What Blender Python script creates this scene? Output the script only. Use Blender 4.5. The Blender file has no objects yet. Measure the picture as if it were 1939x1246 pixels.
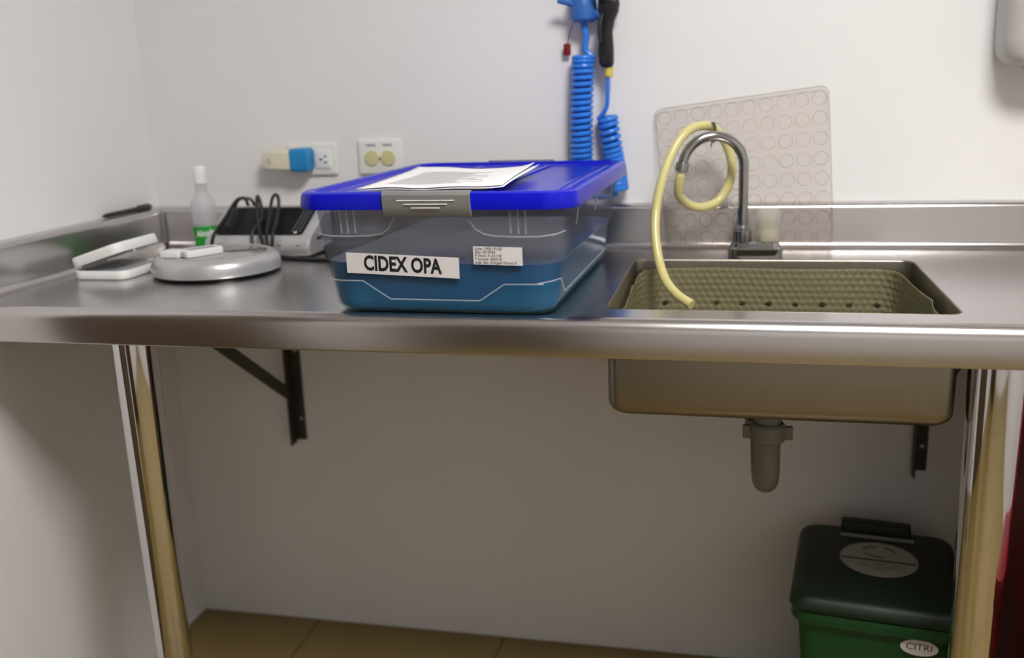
import bpy, bmesh, math, random
from mathutils import Vector, Matrix
random.seed(7)
PI = math.pi
scn = bpy.context.scene
C = scn.collection

# ------------------------------------------------------------------ camera, world, exposure
cam_d = bpy.data.cameras.new('camera')
cam = bpy.data.objects.new('camera', cam_d); C.objects.link(cam)
YAW, PITCH, ROLL = 0.2325, 0.2428, -0.0351
cy_, sy_, cp_, sp_ = math.cos(YAW), math.sin(YAW), math.cos(PITCH), math.sin(PITCH)
fw = Vector((-sy_*cp_, cy_*cp_, -sp_)); rt = Vector((cy_, sy_, 0)); up = rt.cross(fw)
r2 = rt*math.cos(ROLL) + up*math.sin(ROLL); u2 = up*math.cos(ROLL) - rt*math.sin(ROLL)
m = Matrix((r2, u2, -fw)).transposed().to_4x4(); m.translation = (1.2141, -1.2645, 1.2075)
cam.matrix_world = m
cam_d.sensor_fit = 'HORIZONTAL'; cam_d.sensor_width = 36.0; cam_d.lens = 1832.7/1939*36
cam_d.clip_start = 0.02; cam_d.clip_end = 30
cam_d.dof.use_dof = True; cam_d.dof.focus_distance = 1.42; cam_d.dof.aperture_fstop = 2.3
scn.camera = cam
w = bpy.data.worlds.new('world'); scn.world = w; w.use_nodes = True
w.node_tree.nodes['Background'].inputs[0].default_value = (0.9, 0.95, 1, 1)
w.node_tree.nodes['Background'].inputs[1].default_value = 0.02
scn.view_settings.view_transform = 'Standard'; scn.view_settings.look = 'None'
scn.view_settings.gamma = 1; scn.view_settings.use_curve_mapping = False
scn.view_settings.exposure = 0.08
LAMP_POWER = 46.0

# ------------------------------------------------------------------ materials
MATS = {}
def mat(name, col, rough=0.5, metal=0.0, var=0.04, nscale=30, bump=0.0, bscale=200, stretch=None, spec=0.5,
        alpha=None, trans=0.0, ior=1.45, emit=None, estr=0, coat=0.0, sss=0.0, aniso=0.0, tint=None):
    if name in MATS: return MATS[name]
    M = bpy.data.materials.new(name); M.use_nodes = True; MATS[name] = M
    nt = M.node_tree; N = nt.nodes; L = nt.links; b = N['Principled BSDF']; out = N['Material Output']
    tc = N.new('ShaderNodeTexCoord'); mp = N.new('ShaderNodeMapping'); L.new(tc.outputs['Object'], mp.inputs[0])
    if stretch: mp.inputs['Scale'].default_value = stretch
    nz = N.new('ShaderNodeTexNoise'); nz.inputs['Scale'].default_value = nscale; nz.inputs['Detail'].default_value = 4
    L.new(mp.outputs[0], nz.inputs['Vector'])
    mx = N.new('ShaderNodeMix'); mx.data_type = 'RGBA'
    c = Vector(col[:3])
    mx.inputs['A'].default_value = (*(c*(1-var)), 1); mx.inputs['B'].default_value = (*[min(1, v*(1+var)) for v in c], 1)
    L.new(nz.outputs['Fac'], mx.inputs['Factor']); L.new(mx.outputs['Result'], b.inputs['Base Color'])
    b.inputs['Roughness'].default_value = rough; b.inputs['Metallic'].default_value = metal
    b.inputs['Specular IOR Level'].default_value = spec; b.inputs['IOR'].default_value = ior
    b.inputs['Transmission Weight'].default_value = trans; b.inputs['Coat Weight'].default_value = coat
    if aniso: b.inputs['Anisotropic'].default_value = aniso
    if sss:
        b.inputs['Subsurface Weight'].default_value = sss; b.inputs['Subsurface Radius'].default_value = (0.01, 0.01, 0.01)
        b.inputs['Subsurface Scale'].default_value = 0.5
    if emit:
        b.inputs['Emission Color'].default_value = (*emit, 1); b.inputs['Emission Strength'].default_value = estr
    if bump:
        n2 = N.new('ShaderNodeTexNoise'); n2.inputs['Scale'].default_value = bscale; n2.inputs['Detail'].default_value = 3
        L.new(mp.outputs[0], n2.inputs['Vector'])
        bp = N.new('ShaderNodeBump'); bp.inputs['Strength'].default_value = bump; bp.inputs['Distance'].default_value = 0.002
        L.new(n2.outputs['Fac'], bp.inputs['Height']); L.new(bp.outputs[0], b.inputs['Normal'])
    if alpha is not None:      # sheet plastic: lets part of the light through, scatters the rest
        tr = N.new('ShaderNodeBsdfTransparent'); tr.inputs[0].default_value = (*(tint or [0.75+0.25*v for v in c]), 1)
        tl = N.new('ShaderNodeBsdfTranslucent'); tl.inputs[0].default_value = (*c, 1)
        m1 = N.new('ShaderNodeMixShader'); m1.inputs[0].default_value = 0.45
        L.new(b.outputs[0], m1.inputs[1]); L.new(tl.outputs[0], m1.inputs[2])
        m2 = N.new('ShaderNodeMixShader'); m2.inputs[0].default_value = alpha
        L.new(tr.outputs[0], m2.inputs[1]); L.new(m1.outputs[0], m2.inputs[2]); L.new(m2.outputs[0], out.inputs['Surface'])
    return M

WALL = mat('wall_paint', (0.75, 0.742, 0.745), 0.6, var=0.015, nscale=3, bump=0.08, bscale=60, spec=0.3)
CEIL = mat('ceiling_paint', (0.8, 0.8, 0.79), 0.8, var=0.01)
TILE = mat('beige_tile', (0.23, 0.16, 0.05), 0.32, var=0.1, nscale=8)
GROUT = mat('grout', (0.2, 0.16, 0.11), 0.9)
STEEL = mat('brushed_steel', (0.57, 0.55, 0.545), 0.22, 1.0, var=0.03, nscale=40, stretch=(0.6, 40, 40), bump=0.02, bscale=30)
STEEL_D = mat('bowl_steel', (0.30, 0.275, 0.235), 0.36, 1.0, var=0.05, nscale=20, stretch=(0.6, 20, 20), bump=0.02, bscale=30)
CHROME = mat('chrome', (0.72, 0.72, 0.73), 0.06, 1.0, var=0.01)
CHROME_F = mat('worn_chrome', (0.36, 0.36, 0.36), 0.15, 1.0, var=0.06, nscale=120)
IRON = mat('painted_iron', (0.035, 0.03, 0.025), 0.45, var=0.2)
SCREW = mat('screw_metal', (0.5, 0.5, 0.48), 0.3, 1.0)
PVC = mat('grey_pvc', (0.17, 0.165, 0.14), 0.4, var=0.05)
BLUE = mat('blue_lid_plastic', (0.003, 0.006, 0.46), 0.25, var=0.04, spec=0.3, bump=0.02, bscale=300)
TUB = mat('clear_polypropylene', (0.62, 0.62, 0.64), 0.28, var=0.03, alpha=0.035, tint=(.86, .86, .87))
TUBH = mat('hazy_polypropylene', (0.45, 0.47, 0.53), 0.3, var=0.04, alpha=0.16, tint=(.86, .87, .90))
TUBF = mat('frosted_polypropylene', (0.35, 0.62, 0.66), 0.3, var=0.03, alpha=0.06, tint=(.88, .90, .90))
TUBR = mat('moulded_ridge_plastic', (0.85, 0.88, 0.88), 0.25, var=0.02, alpha=0.28)
LIQ = mat('teal_liquid', (0.006, 0.115, 0.29), 0.12, var=0.05, nscale=4, ior=1.33)
CLIP = mat('grey_clip_plastic', (0.20, 0.20, 0.195), 0.38, var=0.03)
PAPER = mat('white_paper', (0.82, 0.82, 0.84), 0.7, var=0.01)
LABEL = mat('label_paper', (0.72, 0.70, 0.71), 0.6, var=0.02)
SHADED_STK = mat('shaded_sticker', (0.42, 0.40, 0.36), 0.6, var=0.04)  # label paper with the shade under the sink put into its colour
INK = mat('black_ink', (0.01, 0.01, 0.012), 0.6)
PRINT = mat('faint_print', (0.42, 0.42, 0.44), 0.7)
WHITE = mat('white_plastic', (0.80, 0.80, 0.79), 0.35, var=0.02)
OFFW = mat('bevelled_white_plastic', (0.74, 0.74, 0.71), 0.35, var=0.02)
CREAM = mat('cream_plastic', (0.70, 0.66, 0.52), 0.4, var=0.03)
CYAN = mat('cyan_plastic', (0.01, 0.22, 0.52), 0.35, var=0.04)
YELCAP = mat('yellowed_cap_plastic', (0.58, 0.55, 0.30), 0.45, var=0.05)
GREYP = mat('grey_plastic', (0.36, 0.37, 0.39), 0.5, var=0.04)
SILVER = mat('silver_paint', (0.52, 0.52, 0.53), 0.36, 0.5, var=0.03)
BLACK = mat('black_plastic', (0.012, 0.012, 0.013), 0.3, var=0.1)
GLOSSB = mat('black_gloss_panel', (0.007, 0.008, 0.010), 0.33, var=0.1, spec=0.12)
RUBB = mat('black_cable_rubber', (0.012, 0.012, 0.012), 0.38, var=0.1)
GLASS = mat('scale_glass', (0.45, 0.45, 0.44), 0.08, 0.6, var=0.03)
LATEX = mat('amber_latex', (0.62, 0.56, 0.25), 0.25, var=0.12, nscale=10, sss=0.3)
ACRYL = mat('clear_acrylic', (0.86, 0.85, 0.80), 0.1, var=0.02, alpha=0.38)
AMBER = mat('yellowed_acrylic', (0.62, 0.56, 0.30), 0.25, alpha=0.7)
MATC = mat('clear_vinyl', (0.86, 0.81, 0.78), 0.22, var=0.03, alpha=0.06)
MATR = mat('vinyl_cup', (0.60, 0.57, 0.52), 0.25, var=0.03, alpha=0.22)
SMAT = mat('yellowed_vinyl', (0.38, 0.355, 0.21), 0.16, var=0.12, nscale=14, alpha=0.75)
GREENL = mat('green_label', (0.01, 0.34, 0.03), 0.4, var=0.04)
BOTTLE = mat('cloudy_bottle_plastic', (0.82, 0.83, 0.86), 0.3, alpha=0.45)
BHOSE = mat('blue_hose', (0.03, 0.20, 0.72), 0.3, var=0.08)
BNOZ = mat('blue_gun_plastic', (0.03, 0.13, 0.42), 0.35)
YEL = mat('yellow_fitting', (0.62, 0.50, 0.10), 0.4)
REDP = mat('red_plastic', (0.17, 0.005, 0.008), 0.4, var=0.06)
GBIN = mat('green_bin_plastic', (0.005, 0.06, 0.016), 0.4, var=0.05)
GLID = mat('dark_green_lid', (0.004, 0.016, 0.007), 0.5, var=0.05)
BLUEP = mat('blue_sticker', (0.02, 0.08, 0.40), 0.5)
DISP = mat('grey_dispenser', (0.42, 0.40, 0.38), 0.35)
WOOD = mat('brown_door_wood', (0.07, 0.042, 0.02), 0.45, var=0.25, nscale=6, stretch=(8, 8, 0.6))
DARKC = mat('dark_cabinet', (0.05, 0.06, 0.05), 0.5)
LAMPM = mat('lamp_diffuser', (0.9, 0.9, 0.9), 0.6, emit=(1.0, 0.975, 0.945), estr=LAMP_POWER)

# ------------------------------------------------------------------ mesh helpers
class MB:
    def __init__(s): s.v = []; s.f = []
    def add(s, v, f):
        o = len(s.v); s.v += [tuple(p) for p in v]; s.f += [tuple(i+o for i in q) for q in f]; return s
    def box(s, x0, x1, y0, y1, z0, z1):
        v = [(x, y, z) for z in (z0, z1) for y in (y0, y1) for x in (x0, x1)]
        return s.add(v, [(0,2,3,1),(4,5,7,6),(0,1,5,4),(2,6,7,3),(0,4,6,2),(1,3,7,5)])
    def loft(s, rings, close=True, cap0=True, cap1=True):
        n = len(rings[0]); v = [p for r in rings for p in r]; f = []
        for i in range(len(rings)-1):
            for j in range(n if close else n-1):
                k = (j+1) % n
                f.append((i*n+j, i*n+k, (i+1)*n+k, (i+1)*n+j))
        if close and cap0: f.append(tuple(range(n-1, -1, -1)))
        if close and cap1: f.append(tuple((len(rings)-1)*n+j for j in range(n)))
        return s.add(v, f)
    def tube(s, pts, r, n=12, cap=True, sub=1):
        P = [Vector(p) for p in pts]
        if sub > 1: P = catmull(P, sub)
        rings = []; prev = None
        for i, p in enumerate(P):
            t = (P[min(i+1, len(P)-1)] - P[max(i-1, 0)]).normalized()
            if prev is None:
                a = Vector((0,0,1)) if abs(t.z) < 0.9 else Vector((1,0,0)); x = t.cross(a).normalized()
            else:
                x = (prev - t*prev.dot(t)).normalized()
            prev = x; y = t.cross(x)
            rr_ = r(i/(len(P)-1)) if callable(r) else r
            rings.append([p + (x*math.cos(2*PI*k/n) + y*math.sin(2*PI*k/n))*rr_ for k in range(n)])
        return s.loft(rings, True, cap, cap)
    def lathe(s, prof, cx=0, cy=0, n=32, capb=True, capt=True):
        rings = [[(cx+r*math.cos(2*PI*k/n), cy+r*math.sin(2*PI*k/n), z) for k in range(n)] for r, z in prof]
        return s.loft(rings, True, capb, capt)
    def xf(s, M): s.v = [tuple(M @ Vector(p)) for p in s.v]; return s
def catmull(P, sub):
    out = []
    for i in range(len(P)-1):
        p0, p1, p2, p3 = P[max(i-1,0)], P[i], P[i+1], P[min(i+2,len(P)-1)]
        for k in range(sub):
            t = k/sub
            out.append(0.5*((2*p1)+(p2-p0)*t+(2*p0-5*p1+4*p2-p3)*t*t+(3*p1-p0-3*p2+p3)*t**3))
    out.append(P[-1]); return out
def rr(hx, hy, r, n=6, cx=0, cy=0, z=0):
    out = []
    for qx, qy, a0 in ((1,1,0),(-1,1,PI/2),(-1,-1,PI),(1,-1,3*PI/2)):
        for k in range(n+1):
            a = a0 + PI/2*k/n
            out.append((cx+qx*(hx-r)+r*math.cos(a), cy+qy*(hy-r)+r*math.sin(a), z))
    return out
def rslab(hx, hy, r, z0, z1, e=0.002, n=6, cx=0, cy=0, mb=None):
    """rounded slab with eased top and bottom edges"""
    mb = mb or MB(); rg = []
    for k in range(4):
        a = PI/2*k/3; d = e*(1-math.sin(a)); rg.append(rr(hx-d, hy-d, max(r-d, 1e-4), n, cx, cy, z0+e*(1-math.cos(a))))
    for k in range(4):
        a = PI/2*k/3; d = e*(1-math.cos(a)); rg.append(rr(hx-d, hy-d, max(r-d, 1e-4), n, cx, cy, z1-e*(1-math.sin(a))))
    mb.loft(rg); return mb
def obj(name, mb, material, parent=None, smooth=35, bevel=0, solid=0, loc=None, kind=None, fix=True, segs=2):
    me = bpy.data.meshes.new(name); me.from_pydata(mb.v, [], mb.f); me.update()
    if fix:
        b = bmesh.new(); b.from_mesh(me); bmesh.ops.recalc_face_normals(b, faces=b.faces); b.to_mesh(me); b.free()
    if smooth:
        me.polygons.foreach_set('use_smooth', [True]*len(me.polygons)); me.set_sharp_from_angle(angle=math.radians(smooth))
    me.materials.append(material)
    o = bpy.data.objects.new(name, me); C.objects.link(o)
    if parent: o.parent = parent
    if loc: o.location = loc
    if solid:
        md = o.modifiers.new('thickness', 'SOLIDIFY'); md.thickness = solid; md.offset = 1
    if bevel:
        md = o.modifiers.new('bevel', 'BEVEL'); md.width = bevel; md.segments = segs; md.limit_method = 'ANGLE'
    if kind: o['kind'] = kind
    return o
def tag(o, label, cat, group=None):
    o['label'] = label; o['category'] = cat
    if group: o['group'] = group
    return o
def thing(name, loc, label, cat, rotz=0, group=None):
    o = bpy.data.objects.new(name, None); C.objects.link(o); o.location = loc; o.rotation_euler = (0, 0, rotz)
    o.empty_display_size = 0.05
    return tag(o, label, cat, group)
def struct(name, mb, material, **k): return obj(name, mb, material, kind='structure', **k)
def copyo(o, parent=None, loc=None):
    c = o.copy(); C.objects.link(c)
    if parent: c.parent = parent
    if loc: c.location = loc
    return c
def text_mb(body, size, bold=0.0, align='CENTER', shear=0.0, sx=1.0):
    cu = bpy.data.curves.new('lettering', 'FONT'); cu.body = body; cu.size = size; cu.offset = bold*size
    cu.align_x = align; cu.align_y = 'CENTER'; cu.shear = shear; cu.resolution_u = 3
    o = bpy.data.objects.new('lettering', cu); C.objects.link(o)
    dg = bpy.context.evaluated_depsgraph_get(); me = bpy.data.meshes.new_from_object(o.evaluated_get(dg))
    mb = MB(); mb.add([(v.co.x*sx, v.co.y, 0) for v in me.vertices], [tuple(p.vertices) for p in me.polygons])
    bpy.data.objects.remove(o); bpy.data.curves.remove(cu); bpy.data.meshes.remove(me)
    return mb
def frame(origin, xdir, ydir):
    x = Vector(xdir).normalized(); y = Vector(ydir); y = (y - x*y.dot(x)).normalized(); z = x.cross(y)
    M = Matrix((x, y, z)).transposed().to_4x4(); M.translation = origin; return M
def sweep(prof_a, prof_b):      # two matching polylines -> strip
    n = len(prof_a); mb = MB()
    return mb.add(list(prof_a)+list(prof_b), [(i, i+1, n+i+1, n+i) for i in range(n-1)])

# ------------------------------------------------------------------ setting
H = 0.90; WY = 0.6416; WX = -0.030; XR = 2.9; YF = -2.5; ZC = 2.45
fl = struct('floor', MB().box(WX-.1, XR+.1, YF-.1, WY+.1, -.06, -.006), GROUT, smooth=0)
ts = 0.45; tmesh = None; k = 0
x = WX + 0.30 - ts
while x < XR:
    y = WY - 0.0
    while y > YF:
        x0, x1, y0, y1 = max(x, WX)+.002, min(x+ts, XR)-.002, max(y-ts, YF)+.002, y-.002
        if x1-x0 > .02 and y1-y0 > .02:
            full = abs(x1-x0-ts+.004) < 1e-6 and abs(y1-y0-ts+.004) < 1e-6
            if full and tmesh:
                o = bpy.data.objects.new('floor_tile', tmesh); C.objects.link(o)
            else:
                hx, hy = (x1-x0)/2, (y1-y0)/2
                o = obj('floor_tile', MB().box(-hx, hx, -hy, hy, -.008, 0), TILE, smooth=0)
                if full: tmesh = o.data
            o.location = ((x0+x1)/2, (y0+y1)/2, 0); o.parent = fl
        y -= ts
    x += ts
struct('wall_back', MB().box(WX-.1, XR+.1, WY, WY+.1, 0, ZC), WALL, smooth=0)
struct('wall_left', MB().box(WX-.1, WX, YF-.1, WY, 0, ZC), WALL, smooth=0)
struct('wall_right', MB().box(XR, XR+.1, YF-.1, WY, 0, ZC), WALL, smooth=0)
struct('wall_front', MB().box(WX-.1, XR+.1, YF-.1, YF, 0, ZC), WALL, smooth=0)
struct('ceiling', MB().box(WX-.1, XR+.1, YF-.1, WY+.1, ZC, ZC+.08), CEIL, smooth=0)
d = struct('unseen_door', MB().box(WX, WX+.035, -1.18, -.26, 0, 2.05), WOOD, smooth=0, bevel=.004)  # unseen door, guessed and added for the dark reflection in the front edge
obj('door_handle', MB().tube([(WX+.035, -1.10, 1.0), (WX+.075, -1.10, 1.0), (WX+.075, -.99, 1.0)], .009), CHROME, d)

cb_ = thing('unseen_cupboard', (.35, YF+.22, 0), 'unseen dark wooden cupboard added opposite the worktop to darken the steel reflections', 'cupboard')  # out of view, added to cut room bounce and darken the steel
obj('carcass', MB().box(-.34, .34, -.215, .19, 0.001, 1.9), WOOD, cb_, smooth=0, bevel=.003)
for sx in (-1, 1):
    dr_ = obj('cupboard_door', MB().box(min(sx*.003, sx*.335), max(sx*.003, sx*.335), .191, .21, .08, 1.88), WOOD, cb_, smooth=0, bevel=.002)
    obj('cupboard_handle', MB().tube([(sx*.03, .21, .95), (sx*.03, .235, .96), (sx*.03, .235, 1.08), (sx*.03, .21, 1.09)], .005, 8), CHROME, dr_)
lp = thing('ceiling_lamp', (1.60, -.88, ZC), 'square recessed ceiling lamp with a white diffuser', 'lamp')
fm = MB()
for a in ((-.32,.32,-.32,-.30),(-.32,.32,.30,.32),(-.32,-.30,-.30,.30),(.30,.32,-.30,.30)): fm.box(*a, -.03, 0)
obj('lamp_frame', fm, WHITE, lp, smooth=0)
obj('diffuser', MB().box(-.299, .299, -.299, .299, -.022, -.004), LAMPM, lp, smooth=0)

# ------------------------------------------------------------------ steel sink table
XE = 1.745; DK = 0.598; LX = 0.014           # deck ends
SX0, SX1, SY0, SY1 = 1.034, 1.510, 0.0695, 0.4808
tb = thing('sink_table', (0, 0, 0), 'long brushed steel worktop with built-in sink and two chromed tube legs', 'sink table')
# deck with the sink opening
bm = bmesh.new()
def loopv(pts):
    vs = [bm.verts.new(p) for p in pts]
    for i in range(len(vs)): bm.edges.new((vs[i], vs[(i+1) % len(vs)]))
hole = rr((SX1-SX0)/2, (SY1-SY0)/2, .022, 8, (SX0+SX1)/2, (SY0+SY1)/2, H)
loopv([(LX, .022, H), (XE-.022, .022, H), (XE-.022, DK, H), (LX, DK, H)]); loopv(hole)
bmesh.ops.triangle_fill(bm, use_beauty=True, edges=bm.edges[:], normal=(0,0,1))
bmesh.ops.recalc_face_normals(bm, faces=bm.faces)
if sum(f.normal.z for f in bm.faces) < 0: bmesh.ops.reverse_faces(bm, faces=bm.faces)
me = bpy.data.meshes.new('deck'); bm.to_mesh(me); bm.free(); me.materials.append(STEEL)
dk = bpy.data.objects.new('deck', me); C.objects.link(dk); dk.parent = tb
md = dk.modifiers.new('thickness', 'SOLIDIFY'); md.thickness = .0015; md.offset = -1
# rolled edge profile (o = outwards from the deck's end, z)
ep = [(0, 0), (.0015, .0009), (.003, .0012)]
for k in range(1, 9):
    a = PI/2*k/8; ep.append((.003+.019*math.sin(a), .0012-.019*(1-math.cos(a))))
ep += [(.022, -.03), (.022, -.051)]
for k in range(1, 5):
    a = PI/2*k/4; ep.append((.022-.003*(1-math.cos(a)), -.051-.003*math.sin(a)))
ep += [(.0, -.054), (-.004, -.054), (-.004, -.0525), (.018, -.0525)]
A = [(WX+.001, .022-o, H+z) for o, z in ep]; B = [(XE-.022+o, .022-o, H+z) for o, z in ep]
D_ = [(XE-.022+o, DK, H+z) for o, z in ep]
obj('front_edge', sweep(A, B), STEEL, tb, smooth=50); obj('side_edge', sweep(B, D_), STEEL, tb, smooth=50)
# upstand profile (o outwards, z)
sp = [(0, 0)]
for k in range(1, 7):
    a = PI/2*k/6; sp.append((.014*math.sin(a), .014*(1-math.cos(a))))
sp.append((.014, .072))
for k in range(1, 7):
    a = PI/2*k/6; sp.append((.014+.011*(1-math.cos(a)), .072+.011*math.sin(a)))
sp.append((WY-DK-.0005, .0835)); sp.append((WY-DK-.0005, .078))
A = [(XE, DK+o, H+z) for o, z in sp]; B = [(LX-o, DK+o, H+z) for o, z in sp]; D_ = [(LX-o, .022, H+z) for o, z in sp]
obj('back_splash', sweep(A, B), STEEL, tb, smooth=50); obj('side_splash', sweep(B, D_), STEEL, tb, smooth=50)
obj('corner_weld', MB().tube([(LX-.0125, DK+.0125, H+z) for z in (.010, .03, .06, .076)], .0065, 12), STEEL, tb)
# bowl
rg = []; cx0, cy0 = (SX0+SX1)/2, (SY0+SY1)/2; hx, hy = (SX1-SX0)/2, (SY1-SY0)/2
for z, ins, r in ((0, 0, .022), (-.003, .0005, .022), (-.03, .001, .021), (-.09, .0015, .020), (-.140, .002, .020)):
    rg.append(rr(hx-ins, hy-ins, r, 8, cx0, cy0, H+z))
for k in range(1, 7):
    a = PI/2*k/6; i = .002+.022*(1-math.cos(a)); rg.append(rr(hx-i, hy-i, .020, 8, cx0, cy0, H-.140-.022*math.sin(a)))
rg.append(rr(.06, .06, .0599, 8, cx0, .27, H-.1645))
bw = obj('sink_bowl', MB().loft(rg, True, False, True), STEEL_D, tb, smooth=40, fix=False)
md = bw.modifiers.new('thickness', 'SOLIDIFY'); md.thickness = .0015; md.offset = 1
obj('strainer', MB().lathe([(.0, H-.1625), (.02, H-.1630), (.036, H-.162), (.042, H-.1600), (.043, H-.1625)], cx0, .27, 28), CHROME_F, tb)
for lx in (.265, 1.556):
    prof = [(.027, .0), (.027, .05), (.0365, .82), (.0365, .897)]
    o = obj('leg', MB().lathe([(r, z) for r, z in prof], 0, 0, 40), CHROME, tb, loc=(lx, .078, 0))
    obj('leg_foot', MB().lathe([(.030, 0.001), (.031, .004), (.031, .03), (.0275, .034)], 0, 0, 28), BLACK, o)
# welded end ribs underneath
obj('stiffener', MB().box(.06, 1.0, .30, .36, H-.03, H-.002), STEEL, tb, smooth=0, bevel=.002)

# ------------------------------------------------------------------ wall brackets
def bracket(x, label):
    b = thing('wall_bracket', (x, WY, H), label, 'bracket', group='iron brackets under the worktop')
    mb = MB().box(-.014, .014, -.004, -.0005, -.445, -.032).box(-.014, -.010, -.03, -.004, -.452, -.032)
    obj('wall_plate', mb, IRON, b, smooth=0, bevel=.0008)
    p0 = Vector((-.008, -.006, -.345)); p1 = Vector((-.008, -.44, -.045)); dr = (p1-p0).normalized(); nz = Vector((0, -dr.z, dr.y)).normalized()
    pr = MB()
    ring = lambda p: [p+Vector((-.002,0,0))+nz*.013, p+Vector((-.002,0,0))-nz*.013, p+Vector((.002,0,0))-nz*.013, p+Vector((.002,0,0))+nz*.013]
    pr.loft([ring(p0), ring(p1)]); obj('diagonal_brace', pr, IRON, b, smooth=0)
    obj('support_arm', MB().box(-.014, .014, -.50, -.004, -.034, -.030), IRON, b, smooth=0)
    for z in (-.06, -.235, -.395):
        obj('screw', MB().lathe([(.0045, 0), (.004, .0015), (.002, .0025)], 0, 0, 12).xf(Matrix.Translation((.004, -.004, z)) @ Matrix.Rotation(PI/2, 4, 'X')), SCREW, b)
bracket(.265, 'black iron wall bracket with diagonal brace in the open space under the worktop')
bracket(1.572, 'black iron wall bracket partly hidden behind the sink bowl')

# ------------------------------------------------------------------ drain trap
dt = thing('drain_trap', (1.27, .25, .546), 'grey plastic drain pipe with a U bend under the sink', 'drain pipe')
obj('tailpiece', MB().lathe([(.030, .150), (.031, .155), (.031, .186)], 0, 0, 28), PVC, dt)
nut = MB().lathe([(.024, .100), (.027, .103), (.027, .128), (.024, .132)], 0, 0, 28)
obj('compression_nut', nut, PVC, dt)
for a in (0, PI):
    obj('nut_wing', rslab(.008, .005, .004, .104, .126, .002, 4, .031, 0).xf(Matrix.Rotation(a, 4, 'Z')), PVC, dt)
path = [(0, 0, .15), (0, 0, .09), (0, 0, .045)]
for k in range(1, 10):
    a = PI*k/9; path.append((-.004*k/9, .040-.040*math.cos(a), .045-.024*math.sin(a)-.0))
path += [(-.006, .08, .09), (-.008, .085, .12), (-.01, .12, .135), (-.012, .30, .14), (-.012, .386, .14)]
obj('trap_pipe', MB().tube(path, .0205, 20, sub=3), PVC, dt)
obj('rear_nut', MB().lathe([(.024, .083), (.027, .086), (.027, .11), (.024, .113)], -.008, .083, 24), PVC, dt)
obj('wall_flange', MB().lathe([(.022, .008), (.034, .006), (.036, 0)], 0, 0, 28).xf(Matrix.Translation((-.012, .391, .14)) @ Matrix.Rotation(PI/2, 4, 'X')), PVC, dt)

# ------------------------------------------------------------------ storage box
BX = thing('storage_box', (.811, .261, H), 'clear plastic storage tub with bright blue lid and grey clip, labelled CIDEX OPA', 'storage box', math.radians(-1.5))
TH = .157
def half(z):
    t = max(0, min(1, z/TH)); return .1675+.0225*t, .2450+.0150*t, .040+.012*t
ridge = [(-.30, .0485), (-.110, .0485), (-.070, .0222), (.063, .0222), (.099, .0465), (.155, .0475)]
def ridge_z(x, y):
    hxm, hym, _ = half(.045)
    if abs(y) > hym-.03:
        for (a, za), (b_, zb) in zip(ridge, ridge[1:]):
            if a <= x <= b_: return za+(zb-za)*(x-a)/(b_-a)
        return .0495
    return .024 if abs(y) < hym-.075 else .024+(.0255)*max(0, (abs(y)-(hym-.075))/.045)
def tub_ring(z, n=10, inset=0.0, step=True):
    a, b_, r = half(z); a -= inset; b_ -= inset
    base = rr(a, b_, r, n, 0, 0, z); out = []
    m_ = len(base)
    for i in range(m_):            # subdivide straight runs
        p, q = base[i], base[(i+1) % m_]; L_ = math.dist(p, q); kk = max(1, int(L_/.008))
        if not step: kk = max(1, min(kk, 60))
        for j in range(kk):
            t = j/kk; out.append((p[0]+(q[0]-p[0])*t, p[1]+(q[1]-p[1])*t, z))
    if step:
        res = []
        for x_, y_, z_ in out:
            rz = ridge_z(x_, y_); s_ = 0.0020 * (1/(1+math.exp(max(-40, min(40, (z_-rz)/.0012)))))
            d_ = math.hypot(x_, y_); nx, ny = (0, 1 if y_ > 0 else -1) if abs(y_) > b_-.02 else ((1 if x_ > 0 else -1), 0)
            res.append((x_-nx*s_, y_-ny*s_, z_))
        out = res
    return out
def equal_rings(zs, inset, step):
    ref = None; rings = []
    a, b_, r = half(TH)
    # constant vertex count: build at a reference size then scale per height
    base = []
    bs = rr(1, 1, .0, 1)
    A0, B0, R0 = half(TH*.5); ref = rr(A0, B0, R0, 10); par = []
    for i in range(len(ref)):
        p, q = ref[i], ref[(i+1) % len(ref)]; kk = max(1, int(math.dist(p, q)/.008))
        for j in range(kk): par.append((i, j/kk))
    for z, extra in zs:
        A0, B0, R0 = half(z); A0 -= inset+extra; B0 -= inset+extra; R0 = max(.01, R0-extra*.6)
        rf = rr(A0, B0, R0, 10); ring = []
        for i, t in par:
            p, q = rf[i], rf[(i+1) % len(rf)]; x_ = p[0]+(q[0]-p[0])*t; y_ = p[1]+(q[1]-p[1])*t
            s_ = 0.0020/(1+math.exp(max(-40, min(40, (z-ridge_z(x_, y_))/.0010))))
            if not step: s_ = .0022
            ex = max(0, abs(x_)-(A0-R0)); ey = max(0, abs(y_)-(B0-R0)); l_ = math.hypot(ex, ey) or 1
            ring.append((x_-math.copysign(s_*ex/l_, x_), y_-math.copysign(s_*ey/l_, y_), z))
        rings.append(ring)
    return rings
zs = [(.0012, .014), (.0015, .009), (.0025, .005), (.0045, .0025), (.008, .0008), (.016, 0)]
zs += [(.016+(.0745-.016)*k/20, 0) for k in range(1, 21)] + [(.0745+(TH-.0745)*k/26, 0) for k in range(1, 27)]
lv = .0745
tub = obj('tub', MB().loft(equal_rings(zs, 0, True), True, True, False), TUB, BX, smooth=60)
tub.data.materials.append(TUBF); tub.data.materials.append(TUBH)
for p_ in tub.data.polygons:
    c_ = p_.center
    if c_.z < ridge_z(c_.x, c_.y): p_.material_index = 1
    elif c_.z > lv: p_.material_index = 2
md = tub.modifiers.new('thickness', 'SOLIDIFY'); md.thickness = .0016; md.offset = -1
lz = [(.0042, .014), (.0045, .009), (.0055, .005), (.0075, .0025), (.011, .0008), (.017, 0)] + [(.017+(lv-.017)*k/10, 0) for k in range(1, 11)]
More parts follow.
